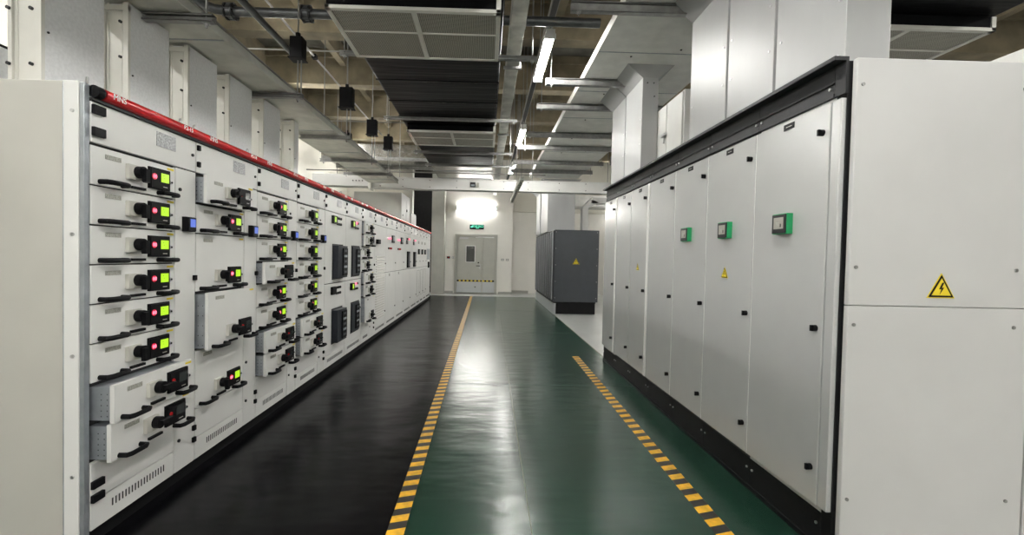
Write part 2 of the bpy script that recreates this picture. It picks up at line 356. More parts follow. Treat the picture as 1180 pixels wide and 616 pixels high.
for lab, x in (('over the left side', -1.3), ('over the right side', 3.6)):  # pair of fill lights added behind the camera to brighten camera-facing surfaces
    t = batten('fluorescent_light', 'added unseen twin tube fill light behind the camera, ' + lab, (x, -1.0 if x < 0 else -2.3, 3.35), 1.5 if x < 0 else .9, PI / 2)
    obj('hanger', MB().cyl((0, 0, .07), (0, 0, .375 if x < 0 else .378), .006, 'rod', 6), t)
# channel over aisle lights
t = thing('light_channel', 'dark steel channel running along the aisle above the fluorescent lights', 'channel', (.66, -3, 4.16))
obj('rail', MB().box(-.04, .04, 0, 20.5, 0, .05, 'conduit').box(-.03, .03, 0, 20.5, -.004, 0, 'gap'), t)
for y in range(1, 20, 2): obj('hanger', MB().cyl((0, y, .05), (0, y, 1.43), .007, 'rod', 6), t)

# ------------------------------------------------------------------ left drawer cabinets
XL = -1.97
def bar_handle(m, y0, y1, zc=0, out=.05):
    y1 = y1 - .012
    m.tube([(0, y0 + .012, zc), (out * .8, y0 + .014, zc), (out, y0 + .035, zc), (out, y1 - .035, zc), (out * .8, y1 - .014, zc), (0, y1 - .012, zc)], .0120, 'black', 8, 1.1)
def drawer(par, y0, zb, h, on=True, out=0.0, W=.6, low=True, gs=True, seed=0, bare=False):
    """withdrawable unit; origin at its lower near corner on the cabinet face"""
    key = ('drawer', round(W, 3), round(h, 3), out > 0)
    def body(m):
        m.box(-.022, 0, .004, W - .004, .004, h - .004, 'shell')
        if out > 0:
            m.box(-.25, -.0225, .02, W - .02, .012, h - .018, 'zinc')
            for j in range(5):
                for q in range(2): m.box(-.05 - q * .03, -.045 - q * .03, .0195, .02, .03 + j * (h - .06) / 5, .036 + j * (h - .06) / 5, 'gap')
    d = cached('drawer', key, body, par, (out, y0, zb), .0025)
    s = W / .6
    zt = min(h, .2) if low else h
    cached('name_plate', ('np', s), lambda m: m.box(0, .002, .085 * s, .185 * s, -.032, -.008, 'label'), d, (0, 0, h - .025))
    cached('yellow_label', ('yl', s), lambda m: m.box(0, .0012, .53 * s, .585 * s, -.012, 0, 'yellow'), d, (0, 0, h - .014))
    cached('lock', ('lk', s), lambda m: (m.cyl((0, 0, 0), (.006, 0, 0), .011, 'steel', 10), m.cyl((.006, 0, 0), (.009, 0, 0), .006, 'black', 8)), d, (0, .562 * s, zt - .10), sm=True)
    cached('switch_base', ('sb', s), lambda m: m.box(0, .022, 0, .092 * s, 0, .082, 'base'), d, (0, .213 * s, zt - .135), .002)
    def knob(m):
        m.cyl((.022, 0, 0), (.055, 0, 0), .033 * min(s, 1), 'black', 20)
        if on: m.box(.05, .075, -.012, .012, -.052, .02, 'black'); m.box(.024, .05, .03 * s, .052 * s, -.05, .024, 'black')
        else: m.box(.05, .075, -.012, .075 * s, -.012, .012, 'black')
    cached('rotary_switch', ('kn', s, on), knob, d, (0, .275 * s, zt - .09), sm=True)
    cached('latch', ('lt', s), lambda m: m.box(0, .014, .245 * s, .345 * s, 0, .014, 'black'), d, (0, 0, max(.014, zt - .182)))
    def disp(m):
        m.box(0, .013, 0, .165 * s, 0, .125, 'black'); m.box(.013, .018, .006, .159 * s, .006, .119, 'black')
        if on and gs:
            m.box(.018, .0195, .083 * s, .147 * s, .047, .100, 'lcd')
            m.box(.0195, .0200, .10 * s, .105 * s, .085, .088, 'black'); m.box(.0195, .0200, .105 * s, .11 * s, .07, .072, 'black')
        else: m.box(.018, .0195, .080 * s, .147 * s, .045, .102, 'lcd_off')
        m.box(.018, .0192, .10 * s, .135 * s, .018, .022, 'base')
    cached('display', ('dp', s, on and gs), disp, d, (0, .372 * s, zt - .16), .003)
    if on and gs:
        def led(m):
            m.cyl((.018, 0, 0), (.0200, 0, 0), .019 * min(s, 1), 'led_ring', 16)
            for q in (-1, 1):
                for w_, z_ in ((.009, .010), ): m.tube([(.0215, q * .008 + w_ * .5 * math.cos(a_), z_ * math.sin(a_)) for a_ in [j * PI / 4 for j in range(9)]], .002, 'led', 5)
        cached('indicator', ('led', s), led, d, (0, .402 * s, zt - .088))
    else:
        cached('indicator', ('ledo', s), lambda m: m.cyl((.018, 0, 0), (.023, 0, 0), .011, 'red', 12), d, (0, .402 * s, zt - .088))
    cached('handle', ('hd', s), lambda m: bar_handle(m, .04 * s, .215 * s), d, (0, 0, .022), sm=True)
    cached('handle', ('hd2', s), lambda m: bar_handle(m, .44 * s, .60 * s), d, (0, 0, .022), sm=True)
    return d
def hinge_tab(par, y, z, w=.03, h=.04):
    cached('hinge', ('hg', w, h), lambda m: m.box(0, .018, 0, w, -h / 2, h / 2, 'black'), par, (.0, y, z), .003)
def cab(label, y0, W=.8, top=2.05, near=False, panelsplit=True, meter=True, dW=.6, strip=True, bottom=.45, base_vent=True):
    t = thing('switchgear_cabinet', label, 'electrical cabinet', (XL, y0, 0), 0, 'drawer switchgear cabinets on the left')
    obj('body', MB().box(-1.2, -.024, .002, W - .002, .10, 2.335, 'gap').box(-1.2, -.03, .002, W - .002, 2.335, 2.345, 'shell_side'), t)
    obj('plinth', MB().box(-1.18, -.04, 0, W, .006, .10, 'black_rough'), t)
    obj('top_panel', MB().box(-.022, 0, .004, W - .004, top + .012, 2.262, 'shell'), t, bevel=.003)
    obj('data_plate', MB().box(0, .003, .44 if W >= .8 else W * .5, .60 if W >= .8 else W * .7, 2.150, 2.235, 'plate'), t)
    obj('vent_panel', MB().box(-.022, 0, .004, dW - .004 if strip else W - .004, .102, .248, 'shell'), t, bevel=.003)
    v = MB(); n = int((dW - .2) / .022)
    for i in range(n): v.box(0, .0015, .13 + i * .022, .138 + i * .022, .165, .205, 'gap')
    obj('vent_slots', v, t)
    if strip:
        obj('cable_door', MB().box(-.022, 0, dW + .004, W - .004, .102, top + .004, 'shell'), t, bevel=.003)
        for z in (1.35, .33, .25): hinge_tab(t, W - .032, z, .028, .035)
        for z in (.30, .62, 1.92): cached('door_lock', 'dl', lambda m: m.cyl((0, 0, 0), (.008, 0, 0), .011, 'band', 10), t, (0, dW + .04, z), sm=True)
        if meter:
            mt = cached('power_meter', 'pm', lambda m: (m.box(0, .035, 0, .085, 0, .095, 'black'), m.box(.035, .042, .003, .082, .003, .092, 'black')), t, (0, dW + .062, 1.655), .003)
            cached('meter_screen', 'pms', lambda m: m.box(.042, .0435, .022, .072, .03, .082, 'blue'), mt)
    for z in (2.225, 2.115): hinge_tab(t, .004, z, .024 if not near else .07, .036 if not near else .045)
    cached('door_lock', 'dl2', lambda m: m.cyl((0, 0, 0), (.008, 0, 0), .010, 'band', 10), t, (0, W - .04, 2.165), sm=True)
    if bottom: obj('bottom_panel', MB().box(-.022, 0, .004, dW - .004 if strip else W - .004, .252, bottom - .004, 'shell'), t, bevel=.003)
    return t

c1 = cab('light grey switchgear cabinet nearest the camera, six lit drawers above two pulled out', 2.25, near=True)
for i in range(6): drawer(c1, 0, 1.85 - .2 * i, .2)
drawer(c1, 0, .65, .2, on=False, out=.115); drawer(c1, 0, .45, .2, on=False, out=.10)
for z in (.335, .265): hinge_tab(c1, 0, z, .07, .04)
# end side panel and corner profile of the first cabinet
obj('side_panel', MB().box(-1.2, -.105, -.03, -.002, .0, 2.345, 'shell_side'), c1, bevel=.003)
obj('corner_profile', MB().box(-.10, -.028, -.034, -.002, .0, 2.345, 'edge').box(-.026, -.004, -.03, .0, .0, 2.34, 'zinc').box(-.103, -.098, -.036, -.002, 0, 2.34, 'zinc'), c1, bevel=.002)
for z in (.45, 1.05, 1.65, 2.25): cached('screw', 'scr', lambda m: m.cyl((0, 0, 0), (0, -.006, 0), .009, 'steel', 8), c1, (-.055, -.034, z - .05), sm=True)
c2 = cab('switchgear cabinet second from the camera, its top drawer and large middle drawer pulled out', 3.05)
drawer(c2, 0, 1.85, .2, False, .07); drawer(c2, 0, 1.65, .2); drawer(c2, 0, 1.25, .4); drawer(c2, 0, .85, .4, False, .085); drawer(c2, 0, .45, .4)
c3 = cab('switchgear cabinet third from the camera, one middle and two low drawers pulled out', 3.85)
for z in (1.85, 1.65, 1.45): drawer(c3, 0, z, .2)
drawer(c3, 0, 1.25, .2, False, .07)
for z in (1.05, .85): drawer(c3, 0, z, .2)
for z in (.65, .45): drawer(c3, 0, z, .2, False, .085)
c4 = cab('switchgear cabinet fourth from the camera, only its two low drawers pulled out', 4.65)
for z in (1.85, 1.65, 1.45, 1.25, 1.05, .85): drawer(c4, 0, z, .2)
for z in (.65, .45): drawer(c4, 0, z, .2, False, .07)
# circuit breaker cabinets
def acb_cab(label, y0, w, lit, proud, red=False):
    t = cab(label, y0, w, strip=False, dW=w, bottom=0, meter=False)
    for q, (z0, z1) in enumerate(((1.155, 2.055), (.252, 1.145))):
        d = obj('breaker_door', MB().box(-.022, 0, .004, w - .004, z0, z1, 'shell'), t, bevel=.003)
        zb = z0 + .06 if q == 0 else z0 + .13
        br = MB(); a, b = w * .35, w * .82
        br.box(0, proud, a, b, zb, zb + .42, 'navy'); br.box(proud, proud + .012, a + .03 + (b - a) * .35, b - .02, zb + .03, zb + .39, 'black')
        br.box(0, .006, a - .02, b + .02, zb - .02, zb + .44, 'band')
        for j in range(5): br.box(proud + .012, proud + .018, a + .06 + (b - a) * .35, b - .08 + .02 * (j % 2), zb + .06 + j * .07, zb + .09 + j * .07, 'zinc' if j % 2 else 'ups')
        obj('circuit_breaker', br, d, bevel=.004)
        zd = z1 - .14
        o_ = MB().box(0, .03, w * .28, w * .46, zd, zd + .10, 'black'); 
        if lit[q]: o_.box(.03, .032, w * .33, w * .40, zd + .02, zd + .085, 'lcd')
        obj('display', o_, d)
        for j in range(3):
            for k in range(2):
                kk = 'led' if (red and k == 0 and j < 2) else ('black' if k == 0 else 'band')
                cached('push_button', ('pb', kk), lambda m: m.cyl((0, 0, 0), (.016, 0, 0), .017, kk, 8), d, (0, w * (.54 + .09 * j), zd + .08 - k * .075))
        cached('door_lock', 'dl', lambda m: 0, d, (0, w * .95, (z0 + z1) / 2), sm=True)
    return t
acb_cab('cabinet with two bulky slate grey circuit breakers standing proud of its doors', 5.45, .8, (1, 0), .075)
acb_cab('cabinet with two flush circuit breakers and red lit indicators, beside the pulled out small drawers', 6.25, .8, (1, 1), .02, True)
# small drawers cabinet
c6 = cab('narrow drawer cabinet with small unlit drawers, between the flush circuit breakers and the louvred cabinet', 7.05, .8, dW=.5, bottom=.44, meter=False)
for z, h, o_ in ((1.85, .2, .05), (1.65, .2, .05), (1.45, .2, 0), (1.25, .2, 0), (1.05, .2, .06), (.85, .2, .06), (.44, .41, .08)): drawer(c6, 0, z, h, False, o_, W=.5)
mt = obj('power_meter', MB().box(0, .02, .56, .72, 1.70, 1.86, 'zinc').box(.02, .024, .59, .69, 1.73, 1.83, 'black'), c6)
def plain_cab(label, y0, w, feat, split=1.18):
    t = cab(label, y0, w, strip=False, dW=w, bottom=0, meter=False)
    for z0, z1 in ((.252, split - .005), (split + .005, 2.055)):
        d = obj('panel_door', MB().box(-.022, 0, .004, w - .004, z0, z1, 'shell'), t, bevel=.003)
        cached('door_lock', 'dlp', lambda m: m.cyl((0, 0, 0), (.012, 0, 0), .014, 'black', 8), d, (0, w * .94, z0 + (z1 - z0) * .2), sm=True)
    feat(t, w); return t
def f_louv(t, w):
    m = MB()
    for j in range(26): m.hexa([(0, .12, .36 + j * .045), (.012, .12, .355 + j * .045), (.012, w - .12, .355 + j * .045), (0, w - .12, .36 + j * .045)], [(0, .12, .375 + j * .045), (.002, .12, .375 + j * .045), (.002, w - .12, .375 + j * .045), (0, w - .12, .375 + j * .045)], 'shell_side')
    obj('louvres', m, t); obj('indicator_box', MB().box(0, .05, .10, .26, 1.72, 1.80, 'black'), t)
def f_btn(t, w):
    for j in range(3):
        cached('push_button', 'pb1', lambda m: m.cyl((0, 0, 0), (.02, 0, 0), .018, 'led', 8), t, (0, w * (.2 + .1 * j), 1.86))
        cached('push_button', ('pb2', j > 0), lambda m: m.cyl((0, 0, 0), (.02, 0, 0), .02, 'red' if j != 0 else 'black', 8), t, (0, w * (.2 + .14 * j), 1.66))
    obj('meter', MB().box(0, .03, w * .52, w * .72, 1.78, 1.93, 'band').box(.03, .032, w * .55, w * .69, 1.82, 1.91, 'zinc'), t)
    obj('name_plate', MB().box(0, .003, w * .3, w * .4, 1.10, 1.15, 'label'), t)
def f_acb2(t, w):
    obj('circuit_breaker', MB().box(0, .03, w * .4, w * .72, 1.22, 1.62, 'black').box(.03, .036, w * .46, w * .66, 1.26, 1.58, 'ups'), t)
    for j in range(4): cached('push_button', ('pb3', j > 1), lambda m: m.cyl((0, 0, 0), (.02, 0, 0), .02, 'led' if j > 1 else 'black', 8), t, (0, w * (.35 + .12 * j), 1.93))
    obj('meter', MB().box(0, .02, w * .3, w * .45, 1.80, 1.9, 'band'), t)
def f_disp(t, w):
    obj('meter', MB().box(0, .03, w * .35, w * .7, 1.56, 1.71, 'black').box(.03, .032, w * .4, w * .65, 1.6, 1.68, 'ups'), t)
    obj('name_plate', MB().box(0, .003, w * .3, w * .7, 1.86, 1.94, 'label'), t)
    obj('inner_frame', MB().box(0, .004, w * .2, w * .82, .35, .36, 'label').box(0, .004, w * .2, w * .22, .35, 1.1, 'label').box(0, .004, w * .8, w * .82, .35, 1.1, 'label').box(0, .004, w * .2, w * .82, 1.09, 1.1, 'label'), t)
def f_end(t, w):
    obj('door_handle', MB().box(0, .04, w * .4, w * .6, 1.12, 1.32, 'black'), t); obj('recess_panel', MB().box(0, .01, w * .15, w * .8, 1.4, 1.75, 'zinc'), t)
plain_cab('cabinet with rows of fine louvres beside the small unlit drawers', 7.85, .9, f_louv)
plain_cab('cabinet with red lit buttons and a dark meter, next after the louvred cabinet', 8.75, .95, f_btn)
plain_cab('cabinet with red lit buttons and a dark meter, next before the black recessed breakers', 9.70, .95, f_btn)
plain_cab('cabinet with a black recessed breaker at mid height, the nearer of that pair', 10.65, .96, f_acb2)
plain_cab('cabinet with a black recessed breaker at mid height, the farther of that pair', 11.61, .96, f_acb2)
for i, y in enumerate((12.57, 13.23, 13.89)):
    plain_cab('slim cabinet with one small black display, %s of three in the left row' % ['nearest', 'middle', 'farthest'][i], y, .66, f_disp)
plain_cab('last cabinet of the left row with a black handle, nearest the end wall', 14.55, 1.05, f_end)
# red top rail
t = thing('top_rail', 'long glossy red tube rail along the top edge of the drawer cabinets', 'rail', (XL + .014, 2.25, 2.308))
rail = MB(); pts = [(0, .05, 0), (0, 13.2, 0)]
rail.tube(pts, .030, 'red', 20); rail.box(-.028, .0, 0, 13.3, -.0435, -.030, 'gap'); rail.box(-.03, -.01, 0, 13.3, -.04, .03, 'shell')
obj('tube', rail, t, sm=True)
obj('end_cap', MB().cyl((0, 0.0, 0), (0, .04, 0), .031, 'black', 20), t, sm=True)
RX = Matrix.Rotation(math.radians(0), 4, 'Y')
def rail_text(s, y, size=.042):
    me = text_mesh(s, size, .0008, 'white_ink', FACE_PX); obj('lettering', me, t, (.0302, y, .002))
k = 0
for y0 in (2.25, 3.05, 3.85, 4.65, 5.45, 6.25, 7.05):
    rail_text('MNS', y0 - 2.25 + .125); rail_text('P2-1%d' % (5 - k) if k < 6 else 'P2-9', y0 - 2.25 + .66, .038); k += 1
# eyebolts
for i, (y, x) in enumerate([(2.30, -2.03), (2.98, -2.03), (3.12, -2.03), (3.80, -2.03), (4.60, -2.03), (5.40, -2.03), (6.2, -2.03)]):
    e = MB(); e.cyl((0, 0, 0), (0, 0, .012), .014, 'steel', 10)
    e.tube([(.0, .02 * math.cos(a), .03 + .02 * math.sin(a)) for a in [j * PI / 6 for j in range(13)]], .004, 'steel', 6)
    o = obj('lifting_eye', e, None, (x, y, 2.345), sm=True, rotz=.9)
    tag(o, 'small steel lifting eye on top of the left cabinets, number %s from the camera' % ['one', 'two', 'three', 'four', 'five', 'six', 'seven'][i], 'lifting eye', 'lifting eyes on the left cabinets')
# boxes on top
t = thing('duct_box', 'large white box standing on top of the far left cabinets below the busway', 'box', (-1.99, 10.35, 2.345))
obj('body', MB().box(-1.1, 0, 0, 1.1, 0, .63, 'duct_white'), t, bevel=.006)
obj('door_seam', MB().box(0, .002, .6, .61, .02, .5, 'gap').box(0, .02, .64, .66, .24, .30, 'black').box(0, .01, .15, .17, .1, .14, 'black'), t)
o = obj('duct_box', MB().box(-.9, 0, 0, .8, 0, .28, 'duct_white').box(-.9, 0.01, .1, .7, .28, .30, 'duct_white'), None, (-1.99, 11.7, 2.345), bevel=.006)
tag(o, 'small low white box on the left cabinets just behind the large white box', 'box')
o = obj('duct_box', MB().box(-.3, 0, 0, 1.2, 0, .37, 'galv').box(-.3, .006, 0, 1.2, .355, .37, 'black'), None, (-2.87, 1.75, 2.346), bevel=.004)
tag(o, 'grey sheet metal box behind the first riser at the left edge of the photo', 'box')

# ------------------------------------------------------------------ left risers and trunk
def riser_left(i, y0, w, label):
    t = thing('duct_riser', label, 'duct', (-2.3, y0, 2.346), 0, 'grey duct risers above the left cabinets')
    H = .744
    obj('sheet', MB().box(-.16, 0, 0, w, 0, H, 'galv'), t, bevel=.002)
    f = MB()
    for x0, x1, d in ((-.165, -.145, .018), (-.135, -.125, .008), (-.050, -.042, .008), (-.030, .004, .02)): f.box(x0, x1, -d, 0, 0, H, 'frame_white')
    f.box(-.165, .004, -.022, 0, H - .05, H - .02, 'frame_white'); f.box(-.145, -.03, -.004, -.0005, 0, H - .05, 'frame_white')
    obj('near_flange', f, t)
    for z in (.12, .40, .62):
        for x in (-.155, -.04): cached('screw', 'rls', lambda m: m.cyl((0, 0, 0), (0, -.012, 0), .009, 'band', 8), t, (x, -.02, z))
    for y, z in ((.02, .3), (w - .02, .12)): cached('screw', 'rlt', lambda m: m.cyl((0, 0, 0), (.005, 0, 0), .006, 'band', 8), t, (0, y, z))
    return t
names = ['nearest the camera', 'second from the camera', 'third from the camera', 'fourth from the camera', 'fifth from the camera']
for i, (y, w) in enumerate([(2.36, .36), (2.91, .35), (3.475, .35), (4.01, .37), (4.61, .36)]):
    riser_left(i, y, w, 'grey vertical duct riser above the left cabinets, ' + names[i])
riser_left(5, 5.33, .12, 'narrow grey duct riser with a pale flanged frame, farthest of the left risers')
t = thing('trunk_duct', 'long flat sheet metal trunk duct above the left duct risers', 'duct', (-2.38, 1.0, 3.11))
m = MB().box(-.25, .39, 0, 8.9, 0, .07, 'trunk_l').box(.39, .405, 0, 8.9, -.012, .004, 'trunk_l').box(.39, .405, 0, 8.9, .06, .075, 'conduit')
obj('sheet', m, t, bevel=.003)
for y in (1.2, 2.4, 3.6, 4.8, 6.0, 7.2, 8.4): obj('joint', MB().box(-.25, .39, y, y + .012, -.006, .0, 'zinc'), t)
def channel(m, x0, x1, y, z0, z1, k='unistrut', d=.05):
    m.box(x0, x1, y + d - .004, y + d, z0, z1, k); m.box(x0, x1, y, y + d, z0, z0 + .004, k); m.box(x0, x1, y, y + d, z1 - .004, z1, k)
    m.box(x0, x1, y, y + .004, z0, z0 + .012, k); m.box(x0, x1, y, y + .004, z1 - .012, z1, k)
    m.box(x0 + .001, x1 - .001, y + .012, y + .0135, z0 + .02, z1 - .02, k)
def trapeze(label, x0, x1, y, z0, z1, rods, ztop, group, d=.05, iso=()):
    t = thing('trapeze_hanger', label, 'hanger', (0, y, z0), 0, group)
    m = MB(); channel(m, x0, x1, 0, 0, z1 - z0, d=d); obj('channel', m, t)
    for x in rods:
        obj('rod', MB().cyl((x, .025, -.035), (x, .025, ztop - z0), .0075, 'rod', 8).box(x - .02, x + .02, .003, .047, -.008, -.001, 'steel').cyl((x, .025, -.02), (x, .025, -.008), .014, 'steel', 6), t)
    for x, z, w_, h_ in iso:
        z -= z0
        obj('spring_isolator', MB().box(x - w_ / 2, x + w_ / 2, -.03, .08, z, z + h_, 'black').box(x - w_ / 2 - .012, x + w_ / 2 + .012, -.045, .095, z - .012, z, 'black').cyl((x, .025, z + h_), (x, .025, z + h_ + .05), .025, 'black', 10), t, bevel=.003)
        obj('rod', MB().cyl((x + w_ * .28, .025, -.0), (x + w_ * .28, .025, z - .012), .007, 'rod', 8), t)
    return t
on = ['first', 'second', 'third', 'fourth', 'fifth', 'sixth', 'seventh', 'eighth']
for i, y in enumerate([3.0, 4.42, 5.95, 7.4, 8.6]):
    trapeze('channel hanger under the left trunk duct, %s from the camera' % on[i], -2.5 if i < 3 else -2.78, -1.84, y, 3.045, 3.095, (-1.89,) if i < 3 else (-1.93, -2.72), ZC, 'hangers under the left trunk duct',
            iso=[(), ((-1.89, 3.43, .12, .2),), ((-1.89, 3.46, .17, .26),), ((-2.72, 3.55, .16, .2), (-1.93, 3.5, .16, .24)), ((-2.72, 3.6, .16, .24), (-1.93, 3.55, .16, .24))][i])

# ------------------------------------------------------------------ centre black duct, grilles, foil duct
t = thing('insulated_duct', 'wide black foam wrapped duct running overhead along the aisle', 'duct', (-.66, -2.5, 3.73))
obj('wrap', MB().box(-.77, .77, 0, 13.2, 0, .2, 'foam'), t, bevel=.03)
s = MB()
for y in (3.1, 5.0, 8.15, 8.9, 9.6, 11.4, 12.3): s.box(-.775, .775, y, y + .03, -.006, .003, 'black'); s.box(-.2, .5, y + .05, y + .056, -.004, 0, 'foil')
s.box(.77, .775, 0, 13.2, .0, .02, 'black')
obj('tape_seam', s, t)
t = thing('foil_duct', 'silver foil wrapped duct continuing beyond the black duct above the white busway', 'duct', (-.62, 10.75, 3.73))
obj('wrap', MB().box(-.80, .74, 0, 3.7, 0, .2, 'foil'), t, bevel=.04)
s = MB()
for y in (.8, 1.9, 3.0): s.box(-.805, .745, y, y + .05, -.006, .003, 'zinc')
obj('tape_seam', s, t)
def grille(label, x, y, z, w=1.49, l=.94, cols=2):
    t = thing('ceiling_grille', label, 'grille', (x, y, z), 0, 'perforated grilles below the black ducts')
    f = MB()
    f.box(0, w, 0, .045, 0, .03, 'frame_white'); f.box(0, w, l - .03, l, 0, .03, 'frame_white'); f.box(0, .04, 0, l, 0, .03, 'frame_white'); f.box(w - .04, w, 0, l, 0, .125, 'frame_white')
    obj('frame', f, t, bevel=.002)
    obj('mesh_sheet', MB().box(.04, w - .04, .045, l - .03, .012, .02, 'perf'), t)
    obj('cross_bar', MB().box(w / 2 - .022, w / 2 + .022, .04, l - .03, .0, .016, 'frame_white'), t)
    obj('cross_bar', MB().box(.04, w - .04, l * .42 + .0, l * .42 + .018, .003, .016, 'frame_white'), t)
    obj('back_box', MB().box(.01, w - .041, .01, l - .01, .031, .125, 'foam'), t)
grille('large perforated ceiling grille overhead, the nearest to the camera', -1.41, 3.82, 3.6)
grille('second perforated ceiling grille down the aisle, set in the black duct', -1.38, 7.51, 3.6)
t = thing('insulated_duct', 'black wrapped duct beyond the plain door cabinets at upper right', 'duct', (3.65, -2.5, 3.74))
obj('wrap', MB().box(-.80, .80, 0, 13, 0, .2, 'foam'), t, bevel=.03)
grille('perforated grille behind the white end panels at upper right', 2.93, 3.85, 3.6)
for i, (y, x0, x1) in enumerate([(4.83, -1.62, .50), (7.05, -1.66, .44), (9.3, -1.55, .5), (10.6, -1.5, .6)]):
    trapeze('channel hanger crossing under the central overhead duct, %s from the camera' % on[i], x0, x1, y, 3.66, 3.705, (x0 + .05, x1 - .05), ZC, 'hangers under the central duct')
# cable tray
t = thing('cable_tray', 'long pale covered cable tray running beside the black duct over the aisle', 'cable tray', (.27, -2.5, 3.87))
obj('cover', MB().box(-.075, .075, 0, 19.5, 0, .10, 'tray').box(-.082, .082, 0, 19.5, .09, .105, 'tray'), t, bevel=.003)
for y in range(1, 19, 2): obj('joint_plate', MB().box(-.079, .079, y, y + .1, -.003, .09, 'tray'), t)
for y in (2, 5, 8, 11, 14): obj('hanger', MB().cyl((.095, y, -.03), (.095, y, 1.73), .006, 'rod', 6).box(-.11, .11, y - .02, y + .02, -.03, -.005, 'unistrut'), t)

# ------------------------------------------------------------------ right trunk + risers
t = thing('trunk_duct', 'wide pale trunk duct overhead on the right, fed by the white risers', 'duct', (1.235, 1.2, 3.9))
obj('sheet', MB().box(0, 1.42, 0, 12.0, 0, .12, 'trunk').box(-.012, 0, 0, 12.0, -.004, .075, 'frame_white'), t, bevel=.003)
for y in (2.7, 3.9, 5.1, 6.3, 7.5, 8.7, 9.9, 11.1):
    obj('joint', MB().box(0, 1.42, y, y + .012, -.005, 0, 'zinc'), t)
    for x, q in ((.4, .1), (.9, -.1)): obj('screw', MB().cyl((x, y + q, 0), (x, y + q, -.008), .012, 'band', 8), t)
def riser_right(label, y0, y1, x0=1.87, x1=2.11, z0=2.6, flare=True, farflare=True, zt=3.9, near=True):
    t = thing('duct_riser', label, 'duct', (x0, y0, z0), 0, 'white duct risers above the right cabinets')
    zb = zt - .16 - z0; H = zt - z0; w = x1 - x0; L = y1 - y0
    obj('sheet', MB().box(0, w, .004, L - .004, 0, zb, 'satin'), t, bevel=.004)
    if flare:
        f = .19
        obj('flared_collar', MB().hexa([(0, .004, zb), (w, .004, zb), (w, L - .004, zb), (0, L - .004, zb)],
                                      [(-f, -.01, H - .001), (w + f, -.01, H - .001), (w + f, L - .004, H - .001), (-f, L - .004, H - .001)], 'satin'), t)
    for z in (.05, .35, .65):
        for y in (L - .05, .05): cached('screw', 'rrs', lambda m: m.cyl((0, 0, 0), (-.005, 0, 0), .008, 'steel', 8), t, (0, y, z))
    for x, z in ((.3, .06), (.7, .06), (.75, .22)): cached('screw', 'rrt', lambda m: m.cyl((0, 0, 0), (0, -.008, 0), .008, 'band', 8), t, (w * x, .004, zb - z))
    return t
riser_right('wide white duct riser on the near end of the right cabinets, nearest the camera', 2.33, 2.91)
riser_right('wide white duct riser on the right cabinets, second from the camera', 2.93, 3.50)
riser_right('wide white duct riser on the right cabinets, third from the camera', 3.52, 4.15)
riser_right('white duct riser with a flared collar beyond the small white two door box', 5.40, 6.04, 1.85, 2.045)
riser_right('white duct riser farthest along the right cabinets, adjoining the one with the clear flared collar', 6.06, 6.70, 1.85, 2.045)
riser_right('tall white duct riser above the slate grey cabinets, nearer one', 13.3, 14.9, 1.80, 2.62, 2.32, True, zt=3.9)
riser_right('tall white duct riser above the slate grey cabinets, farther one', 15.2, 16.3, 1.80, 2.62, 2.32, True, zt=3.9)
t = thing('duct_box', 'white two door box with a T handle standing on the right cabinets between risers', 'box', (2.07, 4.72, 2.6))
obj('body', MB().box(0, .6, 0, .85, 0, .76, 'duct_white'), t, bevel=.006)
for y in (.02, .435):
    d = obj('door', MB().box(-.018, 0, y, y + .395, .02, .74, 'duct_white'), t, bevel=.003)
    if y > .1: obj('handle', MB().box(-.035, -.018, y + .02, y + .05, .30, .42, 'steel').box(-.045, -.03, y - .06, y + .09, .375, .40, 'steel'), d)
for i, (y, x0, x1) in enumerate([(4.10, .73, 1.9), (5.85, .73, 2.6), (6.8, .72, 2.6), (8.36, .70, 2.75), (9.35, .62, 2.75), (10.8, .60, 2.8), (11.9, .60, 2.8)]):
    if i in (0,): x1 = 1.86
    if i in (1, ): x1 = 1.84
    if i == 2: x1 = 2.7
    trapeze('channel hanger under the right trunk duct, %s from the camera' % on[i], x0, x1, y, 3.80, 3.893, (x0 + .07,) if i < 3 else (x0 + (.07 if i < 4 else .14), x1 - .06), ZC, 'hangers under the right trunk duct', .06)
# busway
t = thing('busway', 'long white busway beam crossing the aisle overhead in front of the end wall', 'busway', (0, 10.0, 3.02))
obj('casing', MB().box(-2.62, 3.6, 0, .22, 0, .23, 'beam').box(-2.62, 3.6, -.012, .23, .225, .24, 'beam').box(-2.62, 3.6, -.012, .23, -.01, .004, 'beam'), t, bevel=.003)
obj('joint_box', MB().box(-3.9, -2.66, -.03, .25, .02, .28, 'beam').box(-2.66, -2.60, -.05, .27, -.04, .28, 'frame_white'), t, bevel=.004)
for x in [-2.4, -1.9, -1.3, -.7, .35, .9, 1.6, 2.2]:
    for z in (.19, .04): obj('screw', MB().cyl((x, 0, z), (x, -.018, z), .010, 'band', 8), t)
for x in (-3.0, -2.93, -2.86, -2.79): obj('plug', MB().cyl((x, -.03, .14), (x, -.04, .14), .014, 'black', 8), t)
for x in (-3.4, -2.0, 1.0, 2.72): obj('hanger', MB().cyl((x, .11, .24), (x, .11, ZC - 3.022), .008, 'rod', 6), t)
obj('caution_label', MB().box(-.40, -.28, -.016, 0, .06, .17, 'band').box(-.38, -.30, -.018, -.016, .08, .12, 'zinc').box(-.25, -.2, -.016, 0, .06, .16, 'label'), t)
